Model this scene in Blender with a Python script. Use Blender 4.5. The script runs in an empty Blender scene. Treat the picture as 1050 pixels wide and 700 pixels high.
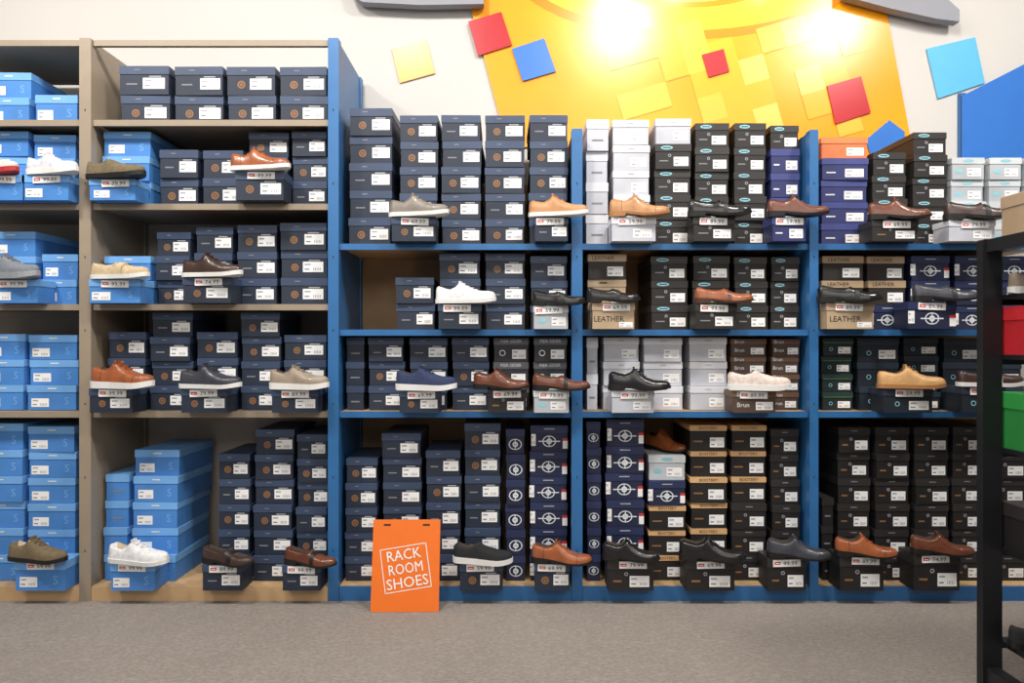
import bpy, math, random
from mathutils import Vector, Matrix
R=random.Random(7)
D=3.0; F=750.0; CZ=1.06
scene=bpy.context.scene
def W(px,py,y):
    k=(D+y)/F
    return ((px-525)*k, y, CZ+(350-py)*k)
def s2l(c):
    c=c/255.0
    return c/12.92 if c<=0.04045 else ((c+0.055)/1.055)**2.4
# ---------------------------------------------------------------- materials
MATS={}
def mat(name,rgb,rough=0.5,var=0.08,scale=14,bump=0.0,bscale=200,metal=0.0,spec=0.5,coat=0.0,emit=0):
    if name in MATS: return name
    m=bpy.data.materials.new(name); m.use_nodes=True
    nt=m.node_tree; b=nt.nodes['Principled BSDF']
    lin=[s2l(c) for c in rgb]
    b.inputs['Roughness'].default_value=rough
    b.inputs['Metallic'].default_value=metal
    b.inputs['Specular IOR Level'].default_value=spec
    b.inputs['Coat Weight'].default_value=coat
    tc=nt.nodes.new('ShaderNodeTexCoord')
    n=nt.nodes.new('ShaderNodeTexNoise'); n.inputs['Scale'].default_value=scale; n.inputs['Detail'].default_value=3
    nt.links.new(tc.outputs['Object'],n.inputs['Vector'])
    r=nt.nodes.new('ShaderNodeValToRGB')
    r.color_ramp.elements[0].position=0.3; r.color_ramp.elements[1].position=0.7
    r.color_ramp.elements[0].color=[c*(1-var) for c in lin]+[1]
    r.color_ramp.elements[1].color=[min(1,c*(1+var)) for c in lin]+[1]
    nt.links.new(n.outputs['Fac'],r.inputs['Fac'])
    nt.links.new(r.outputs['Color'],b.inputs['Base Color'])
    if bump>0:
        n2=nt.nodes.new('ShaderNodeTexNoise'); n2.inputs['Scale'].default_value=bscale; n2.inputs['Detail'].default_value=2
        nt.links.new(tc.outputs['Object'],n2.inputs['Vector'])
        bp=nt.nodes.new('ShaderNodeBump'); bp.inputs['Strength'].default_value=bump; bp.inputs['Distance'].default_value=0.004
        nt.links.new(n2.outputs['Fac'],bp.inputs['Height']); nt.links.new(bp.outputs['Normal'],b.inputs['Normal'])
    MATS[name]=m
    return name
# ---------------------------------------------------------------- mesh builder
class MB:
    def __init__(s): s.v=[];s.f=[];s.m=[];s.sm=[];s.mats=[]
    def mi(s,name):
        if name not in s.mats: s.mats.append(name)
        return s.mats.index(name)
    def add(s,vs,fs,mat,M=None,smooth=False):
        o=len(s.v)
        for p in vs:
            p=Vector(p)
            if M is not None: p=M@p
            s.v.append(tuple(p))
        if isinstance(mat,str): k=s.mi(mat); ms=[k]*len(fs)
        else: ms=[s.mi(x) for x in mat]
        for f,k in zip(fs,ms):
            s.f.append([i+o for i in f]); s.m.append(k); s.sm.append(smooth)
    def box(s,x0,x1,y0,y1,z0,z1,mat,M=None,bev=0):
        if bev:
            b=bev
            pts=[(x0+b,z0),(x1-b,z0),(x1,z0+b),(x1,z1-b),(x1-b,z1),(x0+b,z1),(x0,z1-b),(x0,z0+b)]
            vs=[(p[0],y0,p[1]) for p in pts]+[(p[0],y1,p[1]) for p in pts]
            fs=[list(range(8)),list(range(15,7,-1))]+[[i,i+8,(i+1)%8+8,(i+1)%8] for i in range(8)]
            s.add(vs,fs,mat,M); return
        vs=[(x0,y0,z0),(x1,y0,z0),(x1,y1,z0),(x0,y1,z0),(x0,y0,z1),(x1,y0,z1),(x1,y1,z1),(x0,y1,z1)]
        fs=[[0,3,2,1],[4,5,6,7],[0,1,5,4],[1,2,6,5],[2,3,7,6],[3,0,4,7]]
        s.add(vs,fs,mat,M)
    def quad(s,x0,x1,z0,z1,y,mat,M=None):
        s.add([(x0,y,z0),(x1,y,z0),(x1,y,z1),(x0,y,z1)],[[0,1,2,3]],mat,M)
    def disc(s,cx,cz,rx,rz,y,mat,M=None,n=20,inner=None):
        if inner is None:
            s.add([(cx+rx*math.cos(2*math.pi*i/n),y,cz+rz*math.sin(2*math.pi*i/n)) for i in range(n)],[list(range(n))],mat,M)
        else:
            vs=[];
            for k in (1,inner):
                vs+=[(cx+k*rx*math.cos(2*math.pi*i/n),y,cz+k*rz*math.sin(2*math.pi*i/n)) for i in range(n)]
            s.add(vs,[[i,(i+1)%n,(i+1)%n+n,i+n] for i in range(n)],mat,M)
    def text(s,txt,cx,cz,h,y,mat,M=None,wmax=None,wfix=None):
        vs,fs,w,ht=textmesh(txt)
        k=h/ht; kx=k
        if wmax and w*k>wmax: kx=wmax/w
        if wfix: kx=wfix/w
        s.add([(cx+(a-w/2)*kx,y,cz+(b-ht/2)*k) for a,b in vs],fs,mat,M)
    def obj(s,name,parent=None,loc=None):
        me=bpy.data.meshes.new(name); me.from_pydata(s.v,[],s.f)
        for n in s.mats: me.materials.append(MATS[n])
        me.polygons.foreach_set('material_index',s.m); me.polygons.foreach_set('use_smooth',s.sm)
        me.update()
        o=bpy.data.objects.new(name,me); scene.collection.objects.link(o)
        if parent: o.parent=parent
        return o
TC={}
def textmesh(t):
    if t in TC: return TC[t]
    c=bpy.data.curves.new('t','FONT'); c.body=t; c.resolution_u=2
    o=bpy.data.objects.new('t',c); scene.collection.objects.link(o)
    dg=bpy.context.evaluated_depsgraph_get()
    me=o.evaluated_get(dg).to_mesh()
    vs=[(v.co.x,v.co.y) for v in me.vertices]; fs=[list(p.vertices) for p in me.polygons]
    x0=min(v[0] for v in vs); z0=min(v[1] for v in vs)
    vs=[(a-x0,b-z0) for a,b in vs]
    w=max(v[0] for v in vs); h=max(v[1] for v in vs)
    o.evaluated_get(dg).to_mesh_clear()
    bpy.data.objects.remove(o,do_unlink=True); bpy.data.curves.remove(c)
    TC[t]=(vs,fs,w,h); return TC[t]
mat('sticker_white',(240,240,240),0.5,0.02)
mat('ink_black',(30,30,33),0.6); mat('ink_grey',(125,127,133),0.6); mat('ink_light',(165,168,174),0.6)
mat('ink_red',(200,45,40),0.5); mat('logo_tan',(140,100,64),0.5); mat('logo_white',(215,220,225),0.5)
mat('logo_teal',(140,195,208),0.5); mat('logo_green',(100,165,85),0.5)
BC={
'navy':((33,43,60),(56,71,98)),'blue':((70,130,200),(112,168,226)),'white':((186,189,198),(210,212,218)),
'black':((29,27,28),(45,42,42)),'oval':((29,27,27),(45,42,41)),'purple':((40,46,98),(60,68,126)),
'kraft':((172,150,122),(176,154,128)),'kraftlid':((38,34,32),(176,152,122)),'brown':((76,58,48),(106,80,64)),
'crest':((26,34,64),(38,48,84)),'wood':((28,26,26),(206,164,116)),'green':((26,38,42),(40,58,58)),'teal':((28,36,46),(44,54,68)),
'orange':((206,112,66),(220,126,72)),'silver':((178,184,190),(200,206,210)),'sper':((44,44,50),(92,92,98)),
'red':((180,30,40),(195,40,48)),'lime':((40,130,60),(50,150,70))}
for k,(b,l) in BC.items():
    mat('card_'+k,b,0.55,0.14,6,0.08,60); mat('cardlid_'+k,l,0.46,0.12,6,0.08,60)
LF={'wood':0.22,'kraftlid':0.3}
def shoebox(mb,x0,x1,y,z0,h,depth,st,jr=1.0):
    w=x1-x0; cx=(x0+x1)/2
    narrow=w<.115
    M=Matrix.Translation((cx,y,z0))@Matrix.Rotation(math.radians(R.uniform(-1.5,1.5)*jr),4,'Z')
    lf=LF.get(st,0.30); e=0.0025
    hw=w/2-0.004
    if jr: hw-=R.uniform(0,0.002)
    mb.box(-hw+e,hw-e,e,depth-e,0,h*(1-lf),'card_'+st,M)
    mb.box(-hw,hw,0,depth,h*(1-lf),h-0.0015,'cardlid_'+st,M,bev=0.0015)
    yb=e-0.0008; yl=-0.0008; U=lambda u:-hw+2*hw*u; V=lambda v:h*v
    bw=2*hw
    def label(u0,u1,v0,v1,yy=yb):
        du=R.uniform(-.03,.03)
        u0+=du if not narrow else 0; u1+=min(du,0) if not narrow else 0
        mb.quad(U(u0),U(u1),V(v0),V(v1),yy,'sticker_white',M)
        dw=(U(u1)-U(u0)); dh=V(v1)-V(v0)
        mb.quad(U(u0)+dw*.08,U(u0)+dw*.38,V(v0)+dh*.66,V(v0)+dh*.82,yy-.0004,'ink_light',M)
        for q in range(5):
            xx=U(u0)+dw*(.52+.08*q)
            mb.quad(xx,xx+dw*.028,V(v0)+dh*.15,V(v0)+dh*.42,yy-.0004,'ink_grey',M)
        mb.quad(U(u0)+dw*.08,U(u0)+dw*.32,V(v0)+dh*.22,V(v0)+dh*.34,yy-.0004,'ink_grey',M)
    if narrow and st!='crest':
        mb.quad(U(.25),U(.75),V(.3),V(.36),yb,'ink_grey',M)
        return
    if st=='navy':
        rr=h*.14
        if R.random()<.6:
            mb.disc(U(.30),V(.37),rr,rr,yb,'logo_tan',M,inner=.62)
            mb.disc(U(.30),V(.37),rr*.45,rr*.45,yb,'logo_tan',M,inner=.3)
        else:
            mb.quad(U(.14),U(.36),V(.34),V(.39),yb,'ink_grey',M)
        label(.50,.94,.20,.58)
        mb.quad(U(.60),U(.84),V(.61),V(.65),yb,'ink_light',M)
        mb.quad(U(.30),U(.42),V(.84),V(.875),yl,'ink_grey',M)
    elif st=='blue':
        label(.08,.44,.12,.46)
        mb.text('S',U(.80),V(.36),h*.30,yb,'cardlid_blue',M)
        mb.quad(U(.42),U(.60),V(.83),V(.88),yl,'logo_white',M)
    elif st in('white','silver'):
        label(.50,.92,.14,.50)
        if st=='silver':
            mb.disc(U(.5),V(.84),bw*.16,h*.07,yl,'logo_teal',M); mb.disc(U(.25),V(.36),bw*.12,h*.1,yb,'logo_teal',M)
        else: mb.quad(U(.42),U(.58),V(.83),V(.87),yl,'ink_light',M)
    elif st in('black','oval'):
        label(.50,.92,.12,.48)
        mb.disc(U(.40),V(.54),h*.06,h*.06,yb,'ink_light',M,inner=.6)
        if st=='oval':
            mb.disc(U(.32),V(.84),bw*.17,h*.075,yl,'logo_teal',M)
            mb.quad(U(.21),U(.43),V(.82),V(.86),yl-.0004,'ink_black',M)
            mb.quad(U(.12),U(.36),V(.30),V(.35),yb,'ink_grey',M)
        else:
            mb.quad(U(.12),U(.30),V(.28),V(.34),yb,'logo_tan',M)
            mb.quad(U(.40),U(.60),V(.84),V(.88),yl,'ink_grey',M)
    elif st=='purple':
        label(.52,.92,.12,.50); mb.quad(U(.1),U(.3),V(.3),V(.36),yb,'logo_white',M)
    elif st=='kraft':
        mb.text('LEATHER',U(.4),V(.38),h*.20,yb,'ink_black',M,wmax=bw*.7); label(.62,.95,.06,.26)
        mb.quad(U(.3),U(.5),V(.83),V(.88),yl,'ink_black',M)
    elif st=='kraftlid':
        mb.text('LEATHER',U(.4),V(.84),h*.15,yl,'ink_black',M,wmax=bw*.6); label(.52,.93,.12,.5)
    elif st=='wood':
        mb.text('BOOTERY',U(.5),V(.885),h*.11,yl,'ink_black',M); label(.52,.93,.14,.52)
        mb.quad(U(.1),U(.35),V(.34),V(.40),yb,'logo_tan',M)
    elif st=='brown':
        mb.text('Brun',U(.24),V(.83),h*.2,yl,'logo_white',M); label(.54,.93,.12,.48)
        mb.text('Brun',U(.25),V(.35),h*.2,yb,'logo_white',M)
    elif st=='crest':
        c=(U(.5),V(.38)); rr=min(h*.22,bw*.3)
        mb.disc(c[0],c[1],rr*1.2,rr,yb,'logo_white',M,inner=.84)
        mb.disc(c[0],c[1],rr*.5,rr*.5,yb,'logo_white',M,inner=.4)
        mb.quad(c[0]-rr*.08,c[0]+rr*.08,c[1]-rr*.9,c[1]+rr*.9,yb-.0003,'logo_white',M)
        if not narrow:
            mb.quad(c[0]-rr*1.9,c[0]+rr*1.9,c[1]-rr*.10,c[1]+rr*.10,yb-.0003,'logo_white',M)
            mb.quad(U(.36),U(.64),V(.84),V(.88),yl,'ink_light',M)
            label(.01,.14,.2,.66,yb)
            mb.quad(U(.86),U(.99),V(.1),V(.5),yb,'sticker_white',M)
            mb.quad(U(.86),U(.99),V(.4),V(.5),yb-.0004,'ink_red',M)
    elif st in('green','teal'):
        label(.52,.92,.12,.48)
        if st=='green': mb.quad(U(.05),U(.98),V(.70),V(.722),yl,'logo_green',M)
        mb.disc(U(.28),V(.36),h*.10,h*.10,yb,'logo_teal',M,inner=.7)
    elif st=='sper':
        mb.text('PIER-SIDER',U(.5),V(.85),h*.13,yl,'logo_white',M); label(.52,.92,.12,.5)
        mb.disc(U(.25),V(.36),h*.13,h*.13,yb,'logo_white',M,inner=.7)
    else: label(.55,.92,.14,.5)
PR=['69.99','79.99','89.99','99.99','59.99','74.99']
def pricetag(mb,cx,z,y):
    M=Matrix.Translation((cx,y,z))@Matrix.Rotation(math.radians(R.uniform(-2,2)),4,'Y')
    mb.box(-.055,.055,0,.0012,-.014,.014,'sticker_white',M)
    mb.quad(-.050,-.026,-.005,.006,-.0006,'ink_red',M)
    mb.quad(-.046,-.030,-.0015,.0015,-.0010,'sticker_white',M)
    mb.text(R.choice(PR),.014,0,.015,-.0006,'ink_black',M,wfix=.054)
# ---------------------------------------------------------------- shoes
def lerp(tab,t):
    for (a,b),(c,d) in zip(tab,tab[1:]):
        if t<=c:
            k=(t-a)/(c-a) if c>a else 0
            k=k*k*(3-2*k)*.4+k*.6
            return b+(d-b)*k
    return tab[-1][1]
WT=[(0,.010),(.012,.020),(.04,.029),(.09,.034),(.2,.0355),(.38,.0355),(.55,.044),(.68,.049),(.78,.0485),(.87,.042),(.94,.031),(.98,.019),(1,.008)]
HT={'oxford':[(0,.045),(.03,.060),(.07,.064),(.16,.058),(.26,.053),(.34,.064),(.41,.086),(.44,.082),(.54,.067),(.64,.052),(.75,.042),(.87,.036),(.94,.029),(.98,.019),(1,.008)],
'sneaker':[(0,.048),(.02,.060),(.06,.066),(.16,.055),(.26,.049),(.34,.060),(.41,.080),(.44,.077),(.54,.064),(.64,.052),(.75,.044),(.87,.039),(.94,.032),(.98,.022),(1,.010)],
'loafer':[(0,.042),(.03,.056),(.07,.059),(.16,.052),(.30,.046),(.42,.050),(.50,.064),(.53,.062),(.60,.053),(.68,.046),(.78,.040),(.88,.036),(.94,.030),(.98,.020),(1,.008)],
'slip':[(0,.044),(.03,.058),(.07,.062),(.16,.054),(.26,.049),(.36,.058),(.42,.072),(.45,.070),(.55,.058),(.65,.050),(.75,.043),(.87,.038),(.94,.031),(.98,.021),(1,.010)]}
OPEN={'oxford':(.055,.415),'sneaker':(.055,.415),'loafer':(.055,.505),'slip':(.055,.425)}
mat('shoe_lining',(60,48,40),0.9); mat('shoe_lining_light',(190,170,140),0.9)
def soleprof(kind,t):
    spring=.0 if t<.7 else .014*((t-.7)/.3)**2
    if kind=='dress':
        if t<.27: return 0.0,.030-.004*t/.27
        k=min(1,(t-.27)/.30); zb=.014*(1-k)
        return zb+spring, .026-(.026-.011)*min(1,(t-.27)/.35)+spring
    if kind=='thick':
        zb=0 if t>.05 else .006*(1-t/.05)
        return zb+spring,.032-.008*t+spring
    return spring*.8,.021-.004*t+spring
YS=-.07
def make_shoe(name,px0,px1,zbase,typ,upper,sole,kind='dress',rot=-12,y=YS,lining='shoe_lining',lace=None,hs=1.0,seam=None):
    k=(D+y)/F
    L=(px1-px0)*k/ (math.cos(math.radians(rot))+.03); S=L/.30
    cx=((px0+px1)/2-525)*k
    mb=MB()
    N=44; ts=[]
    for i in range(N+1):
        t=i/N; t=.5-.5*math.cos(math.pi*t); ts.append(t*.6+ (i/N)*.4)
    o0,o1=OPEN[typ]
    ts=sorted(set([round(t,4) for t in ts]+[.768,.776,.205,.212,o0,o0+.004,o1,o1+.004]))
    P=20; ht=HT[typ]
    vs=[];fs=[];ms=[]
    for t in ts:
        w=lerp(WT,t)*.97; h=lerp(ht,t)*hs; b=soleprof(kind,t)[1]-.001
        shift=.004*math.sin(math.pi*max(0,(t-.4)/.6))
        op = o0+.002<t<o1+.002
        for j in range(P+1):
            a=math.pi*j/P; c=math.cos(a); s_=math.sin(a)
            yy=w*math.copysign(abs(c)**.8,c); zz=h*(s_**.75 if s_>0 else 0)
            if t<.5:
                yy=w*math.copysign(abs(c)**.9,c)
                zz=h*min(1,(s_*1.22)**.95) if s_>0 else 0
            if op and 5<j<P-5:
                zz=.012 if 6<j<P-6 else h*.55
            elif op and j in(5,P-5): zz=h*.99
            vs.append((t*.30-.15,yy+shift,b+zz))
    for i in range(len(ts)-1):
        tm=(ts[i]+ts[i+1])/2
        for j in range(P):
            fs.append([i*(P+1)+j,(i+1)*(P+1)+j,(i+1)*(P+1)+j+1,i*(P+1)+j+1])
            m=upper
            if o0+.002<tm<o1+.003 and 5<=j<P-5: m=lining
            elif seam and (abs(tm-.772)<.005 or abs(tm-.2085)<.004): m=seam
            ms.append(m)
    n=len(ts)
    fs.append([j for j in range(P+1)]); ms.append(upper); fs.append([ (n-1)*(P+1)+j for j in range(P,-1,-1)]); ms.append(upper)
    M=Matrix.Translation((cx,y,zbase))@Matrix.Rotation(math.radians(rot),4,'Z')@Matrix.Scale(S,4)
    mb.add(vs,fs,ms,M,True)
    vs=[];fs=[];ms=[]
    for t in ts:
        w=lerp(WT,t)*1.05+.0012; zb,zt=soleprof(kind,t); shift=.004*math.sin(math.pi*max(0,(t-.4)/.6))
        x=(t-.5)*.306
        for q in (0,.5,1):
            vs.append((x,w*(1-.05*(1-q))+shift,zb+(zt-zb)*q))
        for q in (1,.5,0):
            vs.append((x,-w*(1-.05*(1-q))+shift,zb+(zt-zb)*q))
    for i in range(len(ts)-1):
        for j in range(6):
            jj=(j+1)%6
            fs.append([i*6+j,i*6+jj,(i+1)*6+jj,(i+1)*6+j]); ms.append(sole)
    fs.append([5,4,3,2,1,0]); ms.append(sole); fs.append([(n-1)*6+j for j in range(6)]); ms.append(sole)
    mb.add(vs,fs,ms,M)
    def top(t): return soleprof(kind,t)[1]+lerp(ht,t)*hs
    if typ in('oxford','sneaker'):
        lc=lace or upper
        mb.box(.30*.395-.15,.30*.425-.15,-.016,.016,top(.41)-.02,top(.41)+.010,upper,M)
        for q in range(5):
            t=.445+.038*q; x=.30*t-.15; z=top(t)
            hw=.017-.0008*q
            A=Matrix.Translation((x,0.002,z))@Matrix.Rotation(math.radians(12 if q%2 else -12),4,'Z')@Matrix.Rotation(math.radians(22),4,'Y')
            mb.box(-.0022,.0022,-hw,hw,-.003,.003,lc,M@A,bev=.0008)
            mb.box(-.0022,.0022,-hw-.004,-hw+.001,-.009,.0015,lc,M@A)
            mb.box(-.0022,.0022,hw-.001,hw+.004,-.009,.0015,lc,M@A)
        for sgn in(-1,1):
            A=Matrix.Translation((.30*.44-.15,sgn*.014,top(.44)+.002))@Matrix.Rotation(math.radians(sgn*35),4,'Z')
            mb.box(-.012,.012,-.0018,.0018,-.0015,.0025,lc,M@A)
    elif typ=='loafer':
        t0,t1=.56,.63; vv=[];ff=[]
        for t in(t0,t1):
            w=lerp(WT,t)*1.0; h=lerp(ht,t)*hs+.0025; b=soleprof(kind,t)[1]
            for j in range(P+1):
                a=math.pi*j/P; c=math.cos(a); s_=max(0,math.sin(a))
                vv.append((t*.3-.15,(w+.001)*math.copysign(abs(c)**.8,c)+.002,b+h*s_**.75))
        for j in range(P): ff.append([j,j+P+1,j+P+2,j+1])
        mb.add(vv,ff,seam or sole,M,True)
    return mb.obj(name)
for nm,c,r in [('leather_cognac',(150,84,48),.3),('leather_tan',(180,130,84),.38),('leather_black',(26,25,27),.22),('leather_brown',(100,56,38),.28),
    ('leather_darkbrown',(62,44,38),.33),('leather_charcoal',(56,58,66),.35),('leather_taupe',(146,132,116),.5),('leather_grey',(124,116,108),.42),('leather_gold',(192,150,98),.4)]:
    mat(nm,c,r,0.22,22,0.12,300,coat=.15)
for nm,c in [('knit_navy',(42,54,88)),('knit_white',(226,226,228)),('knit_olive',(112,98,74)),('knit_beige',(192,172,138)),('knit_grey',(120,126,134)),('knit_black',(30,31,34)),('knit_light',(205,208,214)),('knit_rose',(214,200,192))]:
    mat(nm,c,.85,0.15,60,0.5,420)
mat('rubber_white',(232,232,230),.5,.03); mat('rubber_black',(24,23,23),.5,.05); mat('rubber_brown',(70,46,34),.5,.1); mat('rubber_gum',(170,120,76),.5,.1)
mat('rubber_grey',(150,154,160),.5,.05); mat('stitch_dark',(34,22,18),.6); mat('rubber_red',(170,40,44),.5)
# ---------------------------------------------------------------- shelving
mat('metal_tan',(152,138,120),.45,.04); mat('metal_blue',(46,104,160),.38,.05); mat('metal_navyblue',(38,84,140),.5,.05)
mat('back_greige',(174,166,156),.7,.04); mat('back_tan',(172,144,112),.7,.06); mat('deck_wood',(200,166,124),.5,.12,5); mat('slot_dark',(25,35,50),.8)
DEP=.46
ZL=lambda py:(615-py)*.004
def shelf(name,px0,px1,ztop,matn,th=.022,deck=None,y0=0.0):
    mb=MB(); x0=(px0-525)*.004; x1=(px1-525)*.004
    mb.box(x0,x1,y0,y0+.012,ztop-th,ztop+.001,matn,bev=.002)
    mb.box(x0,x1,y0+.012,DEP-.002,ztop-.012,ztop,deck or matn)
    return mb.obj(name)
SB=[123,209,312,422]; SC=[250,338,422]
UN=[(-150,83,SB,'metal_tan'),(95,337,SB,'metal_tan'),(348,586,SC,'metal_blue'),(597,829,SC,'metal_blue'),(838,1085,SC,'metal_blue')]
BND=[((a-525)*.004+.004,(b-525)*.004-.004) for a,b,_,_ in UN]
for (a,b,S,m) in UN:
    for py in S:
        shelf('shelf_board',a+.3,b-.3,ZL(py),m,th=.024,deck=('metal_tan' if m=='metal_tan' else 'deck_wood'))
    mb=MB(); x0=(a-525)*.004+.001; x1=(b-525)*.004-.001
    lip='deck_wood' if m=='metal_tan' else 'metal_blue'
    mb.box(x0,x1,-.01,.0,0,.058,lip,bev=.002); mb.box(x0,x1,0,DEP-.002,.02,.060,'deck_wood')
    mb.box(x0,x1,.03,.05,0,.02,'rubber_black')
    mb.obj('shelf_base_deck')
    mb=MB()
    if m=='metal_tan': mb.box(x0,x1,DEP,DEP+.012,0,1.95,'back_greige')
    else: mb.box(x0,x1,DEP,DEP+.012,0,1.80,'back_tan')
    mb.obj('shelf_back_panel')
def upright(a,b,ztop,m):
    mb=MB(); x0=(a-525)*.004; x1=(b-525)*.004
    mb.box(x0,x1,-.012,.03,0,ztop,m,bev=.003)
    mb.box(x0+.006,x1-.006,.03,DEP,.0,ztop-.004,m)
    mb.box(x0,x1,DEP-.03,DEP+.015,0,ztop,m)
    z=.2
    while z<ztop-.05:
        mb.quad((x0+x1)/2-.002,(x0+x1)/2+.002,z,z+.010,-.0126,'slot_dark')
        z+=.30
    mb.obj('shelf_upright_panel')
upright(83,95,2.30,'metal_tan'); upright(337,348,2.30,'metal_blue'); upright(586,597,1.93,'metal_blue'); upright(829,838,1.925,'metal_blue')
for a,b in((-150,83),(95,337)):
    mb=MB(); x0=(a-525)*.004+.004; x1=(b-525)*.004-.004
    mb.box(x0,x1,0,.02,2.272,2.296,'metal_tan',bev=.002); mb.box(x0,x1,DEP-.02,DEP,2.272,2.296,'metal_tan')
    if a<0: mb.box(x0,x1,.02,DEP-.02,2.285,2.296,'metal_tan')
    mb.obj('shelf_top_rail')
def standard(px,py0,py1,m):
    mb=MB(); x,_,z1=W(px,py0,.49); z0=W(px,py1,.49)[2]
    mb.box(x-.014,x+.014,.478,.4995,z0,z1,m)
    z=z0+.01
    while z<z1-.02:
        for dx in(-.006,.004): mb.quad(x+dx,x+dx+.003,z,z+.012,.4775,'slot_dark')
        z+=.025
    mb.obj('slotted_wall_standard')
standard(365,80,112,'metal_navyblue'); standard(986,96,170,'metal_blue')
# ---------------------------------------------------------------- stock
YC=.05; YD=-.07
def bay(shpy,cols,disp,rowtop=None,base=False,depth=.33,lean=0.0):
    zs=(.0615 if base else ZL(shpy)+.0025); kc=(D+YC)/F; zmax=(ZL(rowtop)-.030) if rowtop else 9
    midx=(cols[len(cols)//2][0]-525)*.004
    lo,hi=[b for b in BND if b[0]-.05<=midx<=b[1]][0]
    for c in cols:
        mb=MB()
        x0,x1,yt,n,st=c[:5]
        X0=max((x0-525)*kc,lo+.002); X1=min((x1-525)*kc,hi-.002)
        zt=min(CZ+(350-yt)*kc,zmax); h=(zt-zs)/n
        for i in range(n):
            s=st if isinstance(st,str) else st[min(i,len(st)-1)]
            sh=R.uniform(-.0025,.0025)
            shoebox(mb,X0+sh+.0015,X1+sh-.0015,YC+lean*i+R.uniform(0,.018),zs+i*h,h,depth,s,1.0 if X1-X0>.14 else .3)
        mb.obj('shoebox_stack')
    kd=(D+YD)/F
    out=[]
    for x0,x1,yt,st in disp:
        mb=MB()
        X0=(x0-525)*kd; X1=(x1-525)*kd; zt=CZ+(350-yt)*kd
        if X0<lo: X1+=lo-X0; X0=lo
        if X1>hi: X0-=X1-hi; X1=hi
        zt=max(zt,zs+.085)
        shoebox(mb,X0,X1,YD,zs,zt-zs,YC-YD-.004,st,0)
        pricetag(mb,(X0+X1)/2-.0+R.uniform(-.01,.015),zt-.0195,YD-.0035)
        mb.obj('display_shoebox')
        out.append(zt+.0002)
    return out
def shoes(tops,specs):
    for z,s in zip(tops,specs):
        if s: make_shoe(s[0],s[1],s[2],z,*s[3:6],**(s[6] if len(s)>6 else {}))
# --- unit A
bay(123,[(-60,-22,75,2,'blue'),(-18,32,73,2,'blue'),(34,80,97,1,'blue')],[],40)
t=bay(209,[(-60,-25,135,3,'blue'),(-22,30,133,3,'blue'),(31,77,137,3,'blue')],[(-25,26,179,'blue'),(29,79,179,'blue')],123)
shoes(t,[('sneaker',-36,22,'sneaker','knit_rose','rubber_red',dict(kind='thick')),('sneaker',25,83,'sneaker','knit_light','rubber_white',dict(kind='thick',lace='rubber_white'))])
t=bay(312,[(-60,-22,240,3,'blue'),(-18,38,237,3,'blue'),(40,80,260,2,'blue')],[(-12,40,286,'blue')],209)
shoes(t,[('sneaker',-22,44,'sneaker','knit_grey','rubber_grey',dict(kind='thick'))])
bay(422,[(-60,-22,343,3,'blue'),(-22,25,342,3,'blue'),(26,79,343,3,'blue')],[],312)
t=bay(600,[(-60,-30,433,6,'blue'),(-28,24,434,6,'blue'),(26,78,437,6,'blue')],[(14,68,575,'blue')],422,True)
shoes(t,[('sneaker',6,72,'oxford','knit_olive','rubber_black',dict(kind='thin',lining='shoe_lining_light'))])
# --- unit B
bay(123,[(121,175,67,2,'navy'),(176,229,67,2,'navy'),(230,283,67,2,'navy'),(284,336,67,2,'navy')],[],40)
t=bay(209,[(99,155,130,3,'blue'),(161,204,153,2,'navy'),(205,250,153,2,'navy'),(252,296,130,3,'navy'),(297,336,130,3,'navy')],[(90,140,183,'blue'),(240,292,175,'navy')],123)
shoes(t,[('slip_on_shoe',86,152,'slip','knit_olive','rubber_black',dict(kind='thin',lining='shoe_lining_light')),('oxford_shoe',235,299,'oxford','leather_cognac','rubber_white',dict(kind='thin',seam='stitch_dark',rot=-8))])
t=bay(312,[(100,155,262,2,'blue'),(158,196,237,3,'navy'),(197,239,232,3,'navy'),(240,284,230,3,'navy'),(285,336,228,3,'navy')],[(90,145,286,'blue'),(186,238,284,'navy')],209)
shoes(t,[('moccasin',91,156,'loafer','knit_beige','rubber_white',dict(kind='thin',lining='shoe_lining_light',seam='knit_beige')),('oxford_shoe',185,251,'oxford','leather_darkbrown','rubber_white',dict(kind='thin'))])
t=bay(422,[(108,150,340,3,'navy'),(152,197,318,4,'navy'),(199,244,340,3,'navy'),(245,288,320,4,'navy'),(289,336,343,3,'navy')],[(90,137,398,'navy'),(184,234,398,'navy'),(277,327,399,'navy')],312)
shoes(t,[('oxford_shoe',91,161,'oxford','leather_cognac','rubber_white',dict(kind='thick',seam='stitch_dark')),('oxford_shoe',182,250,'oxford','leather_charcoal','rubber_white',dict(kind='thin')),('sneaker',275,339,'sneaker','leather_taupe','rubber_white',dict(kind='thick'))])
t=bay(600,[(97,131,487,4,'blue'),(132,182,462,5,'blue'),(220,256,466,5,'navy'),(257,300,441,6,'navy'),(301,336,446,6,'navy')],[(112,160,577,'blue'),(206,250,578,'navy'),(288,330,579,'navy')],422,True,lean=.006)
shoes(t,[('sneaker',109,176,'sneaker','knit_white','rubber_white',dict(kind='thin',lining='shoe_lining_light')),('loafer',205,263,'loafer','leather_darkbrown','rubber_black',dict(rot=-18)),('loafer',290,347,'loafer','leather_brown','rubber_black',dict(rot=-18))])
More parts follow.
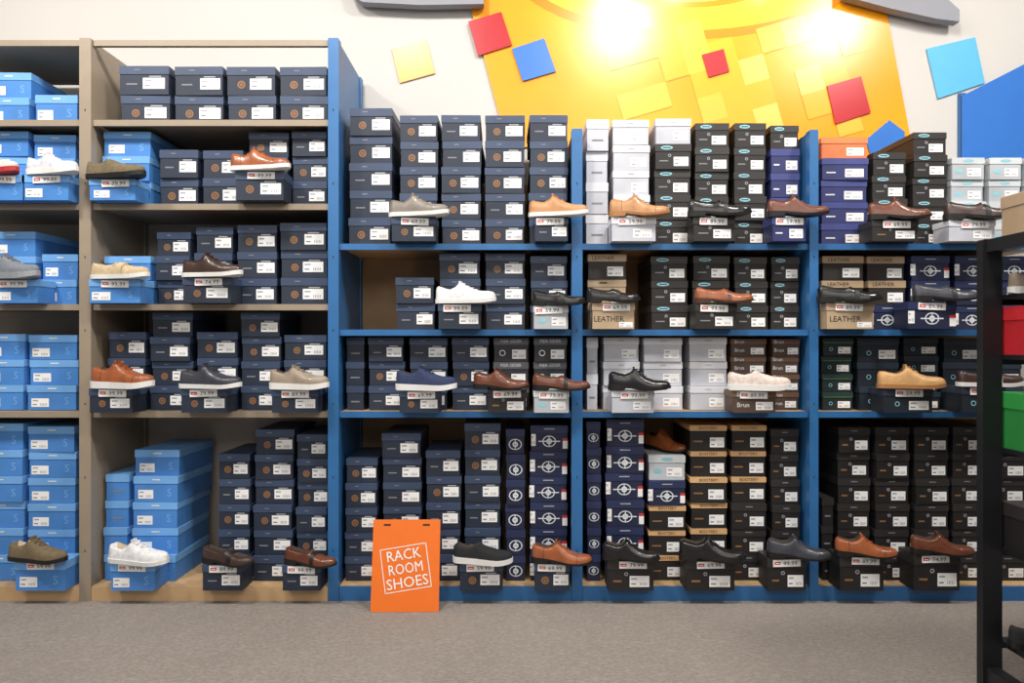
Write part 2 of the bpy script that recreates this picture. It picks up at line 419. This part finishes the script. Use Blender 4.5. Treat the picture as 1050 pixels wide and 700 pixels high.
# --- unit C
n5='navy'
t=bay(250,[(356,403,110,5,n5),(408,450,117,5,n5),(451,495,117,5,n5),(496,540,117,5,n5),(541,585,117,5,n5)],[(400,448,222,n5),(547,584,222,n5)])
shoes(t,[('oxford_shoe',398,461,'oxford','leather_grey','rubber_white',dict(kind='thin')),('oxford_shoe',542,603,'oxford','leather_tan','rubber_white',dict(kind='thin'))])
t=bay(338,[(404,447,284,2,n5),(449,494,259,3,n5),(496,540,259,3,n5),(543,585,262,3,n5)],[(448,494,311,n5),(546,584,313,'silver')],250)
shoes(t,[('sneaker',446,509,'sneaker','knit_white','rubber_white',dict(kind='thin',lining='shoe_lining_light')),('loafer',545,600,'loafer','leather_black','rubber_black')])
t=bay(422,[(352,374,345,3,n5),(376,416,345,3,n5),(418,460,346,3,n5),(462,503,346,3,n5),(505,544,346,3,'sper'),(546,585,346,3,'sper')],[(408,452,400,n5),(499,541,399,'black'),(546,585,400,'silver')],338)
shoes(t,[('sneaker',405,469,'sneaker','knit_navy','rubber_white',dict(kind='thick')),('oxford_shoe',485,543,'oxford','leather_brown','rubber_black'),('loafer',546,605,'loafer','leather_brown','rubber_black')])
t=bay(600,[(352,388,470,5,n5),(390,433,444,6,n5),(435,474,462,5,n5),(475,515,434,6,n5),(517,540,440,6,'crest'),(542,585,436,6,'crest')],[(470,517,577,n5),(547,586,577,'navy')],422,True)
shoes(t,[('slip_on_shoe',464,526,'slip','knit_black','rubber_white',dict(kind='thick')),('oxford_shoe',545,607,'oxford','leather_cognac','rubber_black',dict(seam='stitch_dark'))])
# --- unit D
bo='oval'
t=bay(250,[(600,626,122,4,'white'),(627,668,122,5,'white'),(670,710,121,5,['oval','oval','oval','oval','white']),(712,750,125,5,bo),(752,788,125,5,bo),(790,828,127,5,['purple','purple','purple','purple','oval'])],[(626,674,222,'white'),(710,755,222,'oval'),(791,828,222,'purple')])
shoes(t,[('oxford_shoe',625,686,'oxford','leather_tan','rubber_gum',dict(seam='stitch_dark')),('loafer',706,769,'loafer','leather_black','rubber_black'),('oxford_shoe',788,848,'oxford','leather_brown','rubber_black')])
t=bay(338,[(601,644,260,3,['kraft','kraft','kraftlid']),(667,708,262,3,bo),(709,750,262,3,bo),(752,789,263,3,bo),(790,828,263,3,bo)],[(606,652,310,'kraft'),(712,757,311,'oval')],250)
shoes(t,[('loafer',602,656,'loafer','leather_black','rubber_black'),('loafer',713,771,'loafer','leather_cognac','rubber_brown',dict(seam='leather_brown'))])
t=bay(422,[(600,615,345,2,'white'),(617,657,345,3,'white'),(659,702,346,3,'white'),(706,747,345,3,'white'),(749,789,347,4,'brown'),(791,828,347,4,'brown')],[(626,672,400,'white'),(750,797,400,'brown')],338)
shoes(t,[('oxford_shoe',624,687,'oxford','leather_black','rubber_black'),('slip_on_shoe',747,809,'slip','knit_rose','rubber_white',dict(kind='thick'))])
wd='wood'
t=bay(600,[(600,618,432,6,'crest'),(620,662,430,6,'crest'),(664,705,467,5,['wood','wood','wood','crest','silver']),(707,748,436,6,wd),(749,788,436,6,['black','black','black',wd,wd,wd]),(790,828,440,6,'black')],[(622,672,574,'black'),(702,755,574,'black'),(786,828,572,'black')],422,True)
shoes(t,[('oxford_shoe',618,676,'oxford','leather_black','rubber_black'),('oxford_shoe',697,763,'oxford','leather_black','rubber_black'),('oxford_shoe',788,850,'oxford','leather_charcoal','rubber_black')])
make_shoe('oxford_shoe',665,698,CZ+(350-467)*(D+YC)/F+.0005,'oxford','leather_cognac','rubber_black',rot=-55,y=.19,seam='stitch_dark')
# --- unit E
t=bay(250,[(842,893,139,5,['purple','purple','purple','purple','orange']),(895,933,155,4,bo),(935,973,135,5,bo),(975,1012,161,4,'silver'),(1014,1050,161,4,'silver'),(1051,1078,161,4,'silver')],[(893,943,226,'black'),(972,1022,230,'white')])
shoes(t,[('oxford_shoe',892,952,'oxford','leather_brown','rubber_black'),('loafer',971,1036,'loafer','leather_darkbrown','rubber_black')])
t=bay(338,[(842,888,262,3,'kraftlid'),(890,932,262,3,['crest','kraftlid','kraftlid']),(934,976,262,3,'crest'),(978,1020,262,3,'crest'),(1022,1062,262,3,'crest')],[(845,896,310,'kraft'),(930,982,309,'crest')],250)
shoes(t,[('loafer',840,902,'loafer','leather_black','rubber_black'),('loafer',938,1001,'loafer','leather_charcoal','rubber_black')])
t=bay(422,[(842,877,346,4,'green'),(879,925,346,3,'teal'),(927,966,346,4,'teal'),(968,1010,346,3,'teal'),(1012,1052,346,3,'teal')],[(905,958,398,'teal'),(985,1032,396,'teal')],338)
shoes(t,[('slip_on_shoe',902,966,'oxford','leather_gold','rubber_gum',dict(kind='thin')),('loafer',984,1046,'loafer','leather_darkbrown','rubber_white',dict(kind='thin'))])
t=bay(600,[(842,857,510,3,'black'),(859,895,438,6,'black'),(897,935,438,6,'black'),(937,975,438,6,'black'),(977,1012,438,6,'black'),(1014,1055,438,6,'black')],[(860,908,570,'black'),(936,986,568,'black')],422,True)
shoes(t,[('oxford_shoe',858,918,'oxford','leather_cognac','rubber_black',dict(seam='stitch_dark')),('oxford_shoe',936,996,'oxford','leather_brown','rubber_black')])
# ---------------------------------------------------------------- orange floor sign
mat('sign_orange',(236,116,34),.45,.03)
mb=MB()
bx0=W(380,627,-.13)[0]; bx1=W(450,627,-.13)[0]
w=bx1-bx0; H=.352
M=Matrix.Translation(((bx0+bx1)/2,-.135,0.001))@Matrix.Rotation(math.radians(-11),4,'X')
mb.box(-w/2,w/2,0,.004,0,H,'sign_orange',M)
Mt=M@Matrix.Translation((0,-.001,.165))@Matrix.Rotation(math.radians(-9),4,'Y')
for tx,zz in(('RACK',.053),('ROOM',0),('SHOES',-.053)):
    mb.text(tx,0,zz,.040,0,'sticker_white',Mt,wfix=.135 if tx!='SHOES' else .165)
def frame(a,b,c,d,th=.004):
    mb.quad(a,b,c,c+th,0,'sticker_white',Mt); mb.quad(a,b,d-th,d,0,'sticker_white',Mt)
    mb.quad(a,a+th,c,d,0,'sticker_white',Mt); mb.quad(b-th,b,c,d,0,'sticker_white',Mt)
frame(-.093,.093,-.085,.085,.003)
for sx in(-.078,.078): mb.box(sx-.014,sx+.014,-.0008,0,H-.024,H-.017,'ink_black',M)
mb.obj('store_sign_board')
# ---------------------------------------------------------------- wall art
YW=.495
mat('art_yellow',(240,158,30),.25,.06,3); mat('art_light',(244,180,66),.25,.02); mat('art_mid',(242,168,44),.25,.02); mat('art_pale',(246,194,96),.25,.02)
mat('art_red',(180,28,38),.3,.03); mat('art_blue',(54,114,196),.3,.03); mat('art_sky',(96,180,220),.3,.03); mat('art_amber',(240,160,48),.3,.03)
mat('art_glow_fringe',(222,128,22),.25,.04,3); mat('art_glow_lemon',(250,190,60),.2,.03,3)  # sun ring colours with the glow painted in
def poly(mb,pts,m,y,th=.006):
    n=len(pts); f=[W(a,b,y) for a,b in pts]
    vs=f+[(p[0],p[1]+th,p[2]) for p in f]
    mb.add(vs,[list(range(n))[::-1],list(range(n,2*n))]+[[i,(i+1)%n,(i+1)%n+n,i+n] for i in range(n)],m)
def art(name,pts,m,y=YW-.004,th=.006):
    mb=MB(); poly(mb,pts,m,y,th); return mb.obj(name)
mb=MB(); poly(mb,[(462,-70),(520,150),(938,165),(894,-70)],'art_yellow',YW-.006,.008)
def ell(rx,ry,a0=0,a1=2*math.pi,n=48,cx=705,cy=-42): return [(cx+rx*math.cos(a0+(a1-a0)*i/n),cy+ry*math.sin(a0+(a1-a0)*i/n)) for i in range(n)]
poly(mb,ell(188,82),'art_glow_fringe',YW-.0068,.0006)  # sun rings; their colours paint in the curved glow and its amber fringe
poly(mb,ell(176,73),'art_glow_lemon',YW-.0074,.0006)
poly(mb,ell(112,50),'art_glow_fringe',YW-.0078,.0004)
poly(mb,ell(104,44),'art_pale',YW-.0082,.0004)  # pale centre painted as the brightest part of the glow
RR=random.Random(5)
e1=(25,-7.2); e2=(7.2,25)
for i in range(-3,9):
    for j in range(-1,5):
        x=650+i*e1[0]+j*e2[0]; y=66+i*e1[1]+j*e2[1]
        dens=.55 if 630<x<870 else .12
        if 540<x<870 and 5<y<130 and RR.random()<dens:
            m=RR.choice(['art_light','art_mid','art_pale','art_mid','art_light'])
            poly(mb,[(x,y),(x+e1[0],y+e1[1]),(x+e1[0]+e2[0],y+e1[1]+e2[1]),(x+e2[0],y+e2[1])],m,YW-.0088,.0005)
mb.obj('wall_art_panel')
art('wall_art_tile',[(402,50),(437,40),(446,75),(410,85)],'art_amber')
art('wall_art_tile',[(480,22),(514,12),(525,46),(490,57)],'art_red',YW-.017,.006)
art('wall_art_tile',[(525,50),(558,39),(570,73),(536,83)],'art_blue',YW-.017,.006)
art('wall_art_tile',[(720,56),(742,50),(748,73),(727,79)],'art_red',YW-.017,.006)
art('wall_art_tile',[(848,88),(883,78),(893,115),(857,127)],'art_red',YW-.017,.006)
art('wall_art_tile',[(950,50),(1000,38),(1010,85),(962,101)],'art_sky')
art('wall_art_tile',[(888,143),(912,123),(928,135),(925,165),(895,165)],'art_blue',YW-.017,.006)
art('wall_art_tile',[(987,98),(1050,66),(1110,36),(1110,170),(987,170)],'art_blue',YW-.03,.008)
# ---------------------------------------------------------------- room
def plain(name,x0,x1,y0,y1,z0,z1,m):
    mb=MB(); mb.box(x0,x1,y0,y1,z0,z1,m); return mb.obj(name)
mat('paint_wall',(198,195,191),.8,.015,2); mat('paint_ceiling',(205,203,200),.9,.02,2); mat('paint_soffit',(140,142,150),.7,.02)
plain('wall_back',-4.2,4.2,.50,.6,0,3.6,'paint_wall')
plain('ceiling',-4.2,4.2,-6,.6,3.6,3.7,'paint_ceiling')
m=bpy.data.materials.new('carpet'); m.use_nodes=True; nt=m.node_tree; b=nt.nodes['Principled BSDF']; b.inputs['Roughness'].default_value=.95
b.inputs['Specular IOR Level'].default_value=.15
tc=nt.nodes.new('ShaderNodeTexCoord')
n1=nt.nodes.new('ShaderNodeTexNoise'); n1.inputs['Scale'].default_value=170; n1.inputs['Detail'].default_value=4
n2=nt.nodes.new('ShaderNodeTexNoise'); n2.inputs['Scale'].default_value=1.6; n2.inputs['Detail'].default_value=3
mp=nt.nodes.new('ShaderNodeMapping'); mp.inputs['Scale'].default_value=(1,2.2,1)
wv=nt.nodes.new('ShaderNodeTexVoronoi'); wv.inputs['Scale'].default_value=65
nt.links.new(tc.outputs['Object'],mp.inputs['Vector']); nt.links.new(mp.outputs['Vector'],n1.inputs['Vector']); nt.links.new(mp.outputs['Vector'],wv.inputs['Vector']); nt.links.new(tc.outputs['Object'],n2.inputs['Vector'])
r1=nt.nodes.new('ShaderNodeValToRGB'); r1.color_ramp.elements[0].position=.2; r1.color_ramp.elements[1].position=.8
r1.color_ramp.elements[0].color=[s2l(c) for c in(103,96,91)]+[1]; r1.color_ramp.elements[1].color=[s2l(c) for c in(155,147,140)]+[1]
mx=nt.nodes.new('ShaderNodeMath'); mx.operation='MULTIPLY_ADD'; mx.inputs[1].default_value=.5
nt.links.new(n1.outputs['Fac'],mx.inputs[0])
m2=nt.nodes.new('ShaderNodeMath'); m2.operation='MULTIPLY_ADD'; m2.inputs[1].default_value=.3; m2.inputs[2].default_value=.05
nt.links.new(n2.outputs['Fac'],m2.inputs[0]); m3=nt.nodes.new('ShaderNodeMath'); m3.operation='MULTIPLY_ADD'; m3.inputs[1].default_value=.35
nt.links.new(wv.outputs['Distance'],m3.inputs[0]); nt.links.new(m2.outputs[0],m3.inputs[2]); nt.links.new(m3.outputs[0],mx.inputs[2])
nt.links.new(mx.outputs[0],r1.inputs['Fac']); nt.links.new(r1.outputs['Color'],b.inputs['Base Color'])
bp=nt.nodes.new('ShaderNodeBump'); bp.inputs['Strength'].default_value=.6; bp.inputs['Distance'].default_value=.006
nt.links.new(mx.outputs[0],bp.inputs['Height']); nt.links.new(bp.outputs['Normal'],b.inputs['Normal'])
MATS['carpet']=m
plain('floor',-4.2,4.2,-6,.6,-.1,0,'carpet')
def soffit(pts):
    mb=MB(); poly(mb,pts,'paint_soffit',.42,.05); mb.obj('soffit_fascia')
soffit([(364,-2),(372,2),(430,5),(496,4),(496,-60),(340,-60)])
soffit([(866,-60),(866,-4),(915,9),(960,19),(984,22),(984,10),(960,-12),(930,-60)])
# ---------------------------------------------------------------- right-hand rack (seen from its side)
mat('rack_black',(34,35,38),.4,.06,metal=.3)
YR=-.8; YF=-1.25
mb=MB(); xa=W(1008,0,YR)[0]; xb=W(1028,0,YR)[0]; zt=W(0,245,YR)[2]; x2=xa+.95
for xx in(xa,x2):
    mb.box(xx,xx+.058,YR,YR+.03,0,zt,'rack_black',bev=.004)
    mb.box(xx,xx+.058,YF,YF+.03,0,zt,'rack_black',bev=.004)
    mb.box(xx+.008,xx+.05,YF+.03,YR,.03,.08,'rack_black')
    mb.box(xx+.008,xx+.05,YF+.03,YR,zt-.04,zt-.002,'rack_black')
shz=[.16,.44,.74,1.02,1.20]
XS=xa+.0585
for z in shz:
    mb.box(XS,x2,YF+.03,YR+.02,z-.014,z,'rack_black')
    mb.box(XS,x2,YF+.02,YF+.03,z-.03,z,'rack_black'); mb.box(XS,x2,YR+.02,YR+.03,z-.03,z,'rack_black')
mb.box(XS,x2,YF+.03,YR+.02,zt-.014,zt-.002,'rack_black')
mb.obj('display_rack')
for z,h,st in((.7405,.17,'lime'),(1.0205,.145,'red'),(.4405,.14,'black'),(zt-.001,.13,'kraft')):
    mb=MB()
    for q in range(3):
        shoebox(mb,XS+.000+q*.27,XS+.245+q*.27,YF+.05,z,h,.415,st,0)
    mb.obj('shoebox_stack')
for z,u,s in((1.2005,'leather_taupe','rubber_white'),(.1605,'knit_black','rubber_black')):
    make_shoe('sneaker',1036,1106,z,'sneaker',u,s,kind='thick',rot=-4,y=YR-.055)
# ---------------------------------------------------------------- lights
def area(x,y,z,sx,sy,e,tgt,col=(1,.955,.9)):
    l=bpy.data.lights.new('ceiling_light','AREA'); l.shape='RECTANGLE'; l.size=sx; l.size_y=sy; l.energy=e; l.color=col
    o=bpy.data.objects.new('ceiling_light',l); scene.collection.objects.link(o); o.location=(x,y,z)
    o.rotation_euler=(Vector(tgt)-Vector((x,y,z))).to_track_quat('-Z','Y').to_euler()
for x in(-2.4,-.8,.8,2.4): area(x,-1.5,3.4,.3,.3,45,(x,.2,.7))
area(0,-4.5,3.0,5,1.5,76,(0,0,.9))
def spot(x,z,e,tx,tz,col=(1,.82,.52),y=.05,ang=70,sz=.03):
    l=bpy.data.lights.new('wall_spotlight','SPOT'); l.energy=e; l.spot_size=math.radians(ang); l.spot_blend=.8; l.color=col; l.shadow_soft_size=sz
    o=bpy.data.objects.new('wall_spotlight',l); scene.collection.objects.link(o); o.location=(x,y,z)
    o.rotation_euler=(Vector((tx,.5,tz))-Vector((x,y,z))).to_track_quat('-Z','Y').to_euler()
for px,e in((622,7),(705,9),(800,7)):
    x=W(px,0,.49)[0]; spot(x,2.88,e,x,2.66,y=.22,ang=110,sz=.05)
wd_=bpy.data.worlds.new('world'); scene.world=wd_; wd_.use_nodes=True
wd_.node_tree.nodes['Background'].inputs[0].default_value=(1,.98,.95,1); wd_.node_tree.nodes['Background'].inputs[1].default_value=.25
try: scene.view_settings.view_transform='Standard'
except Exception: pass
cam=bpy.data.cameras.new('camera'); cam.sensor_width=36; cam.lens=36*F/1050; cam.clip_start=.05
co=bpy.data.objects.new('camera',cam); scene.collection.objects.link(co); co.location=(0,-D,CZ); co.rotation_euler=(math.pi/2,0,0)
scene.camera=co
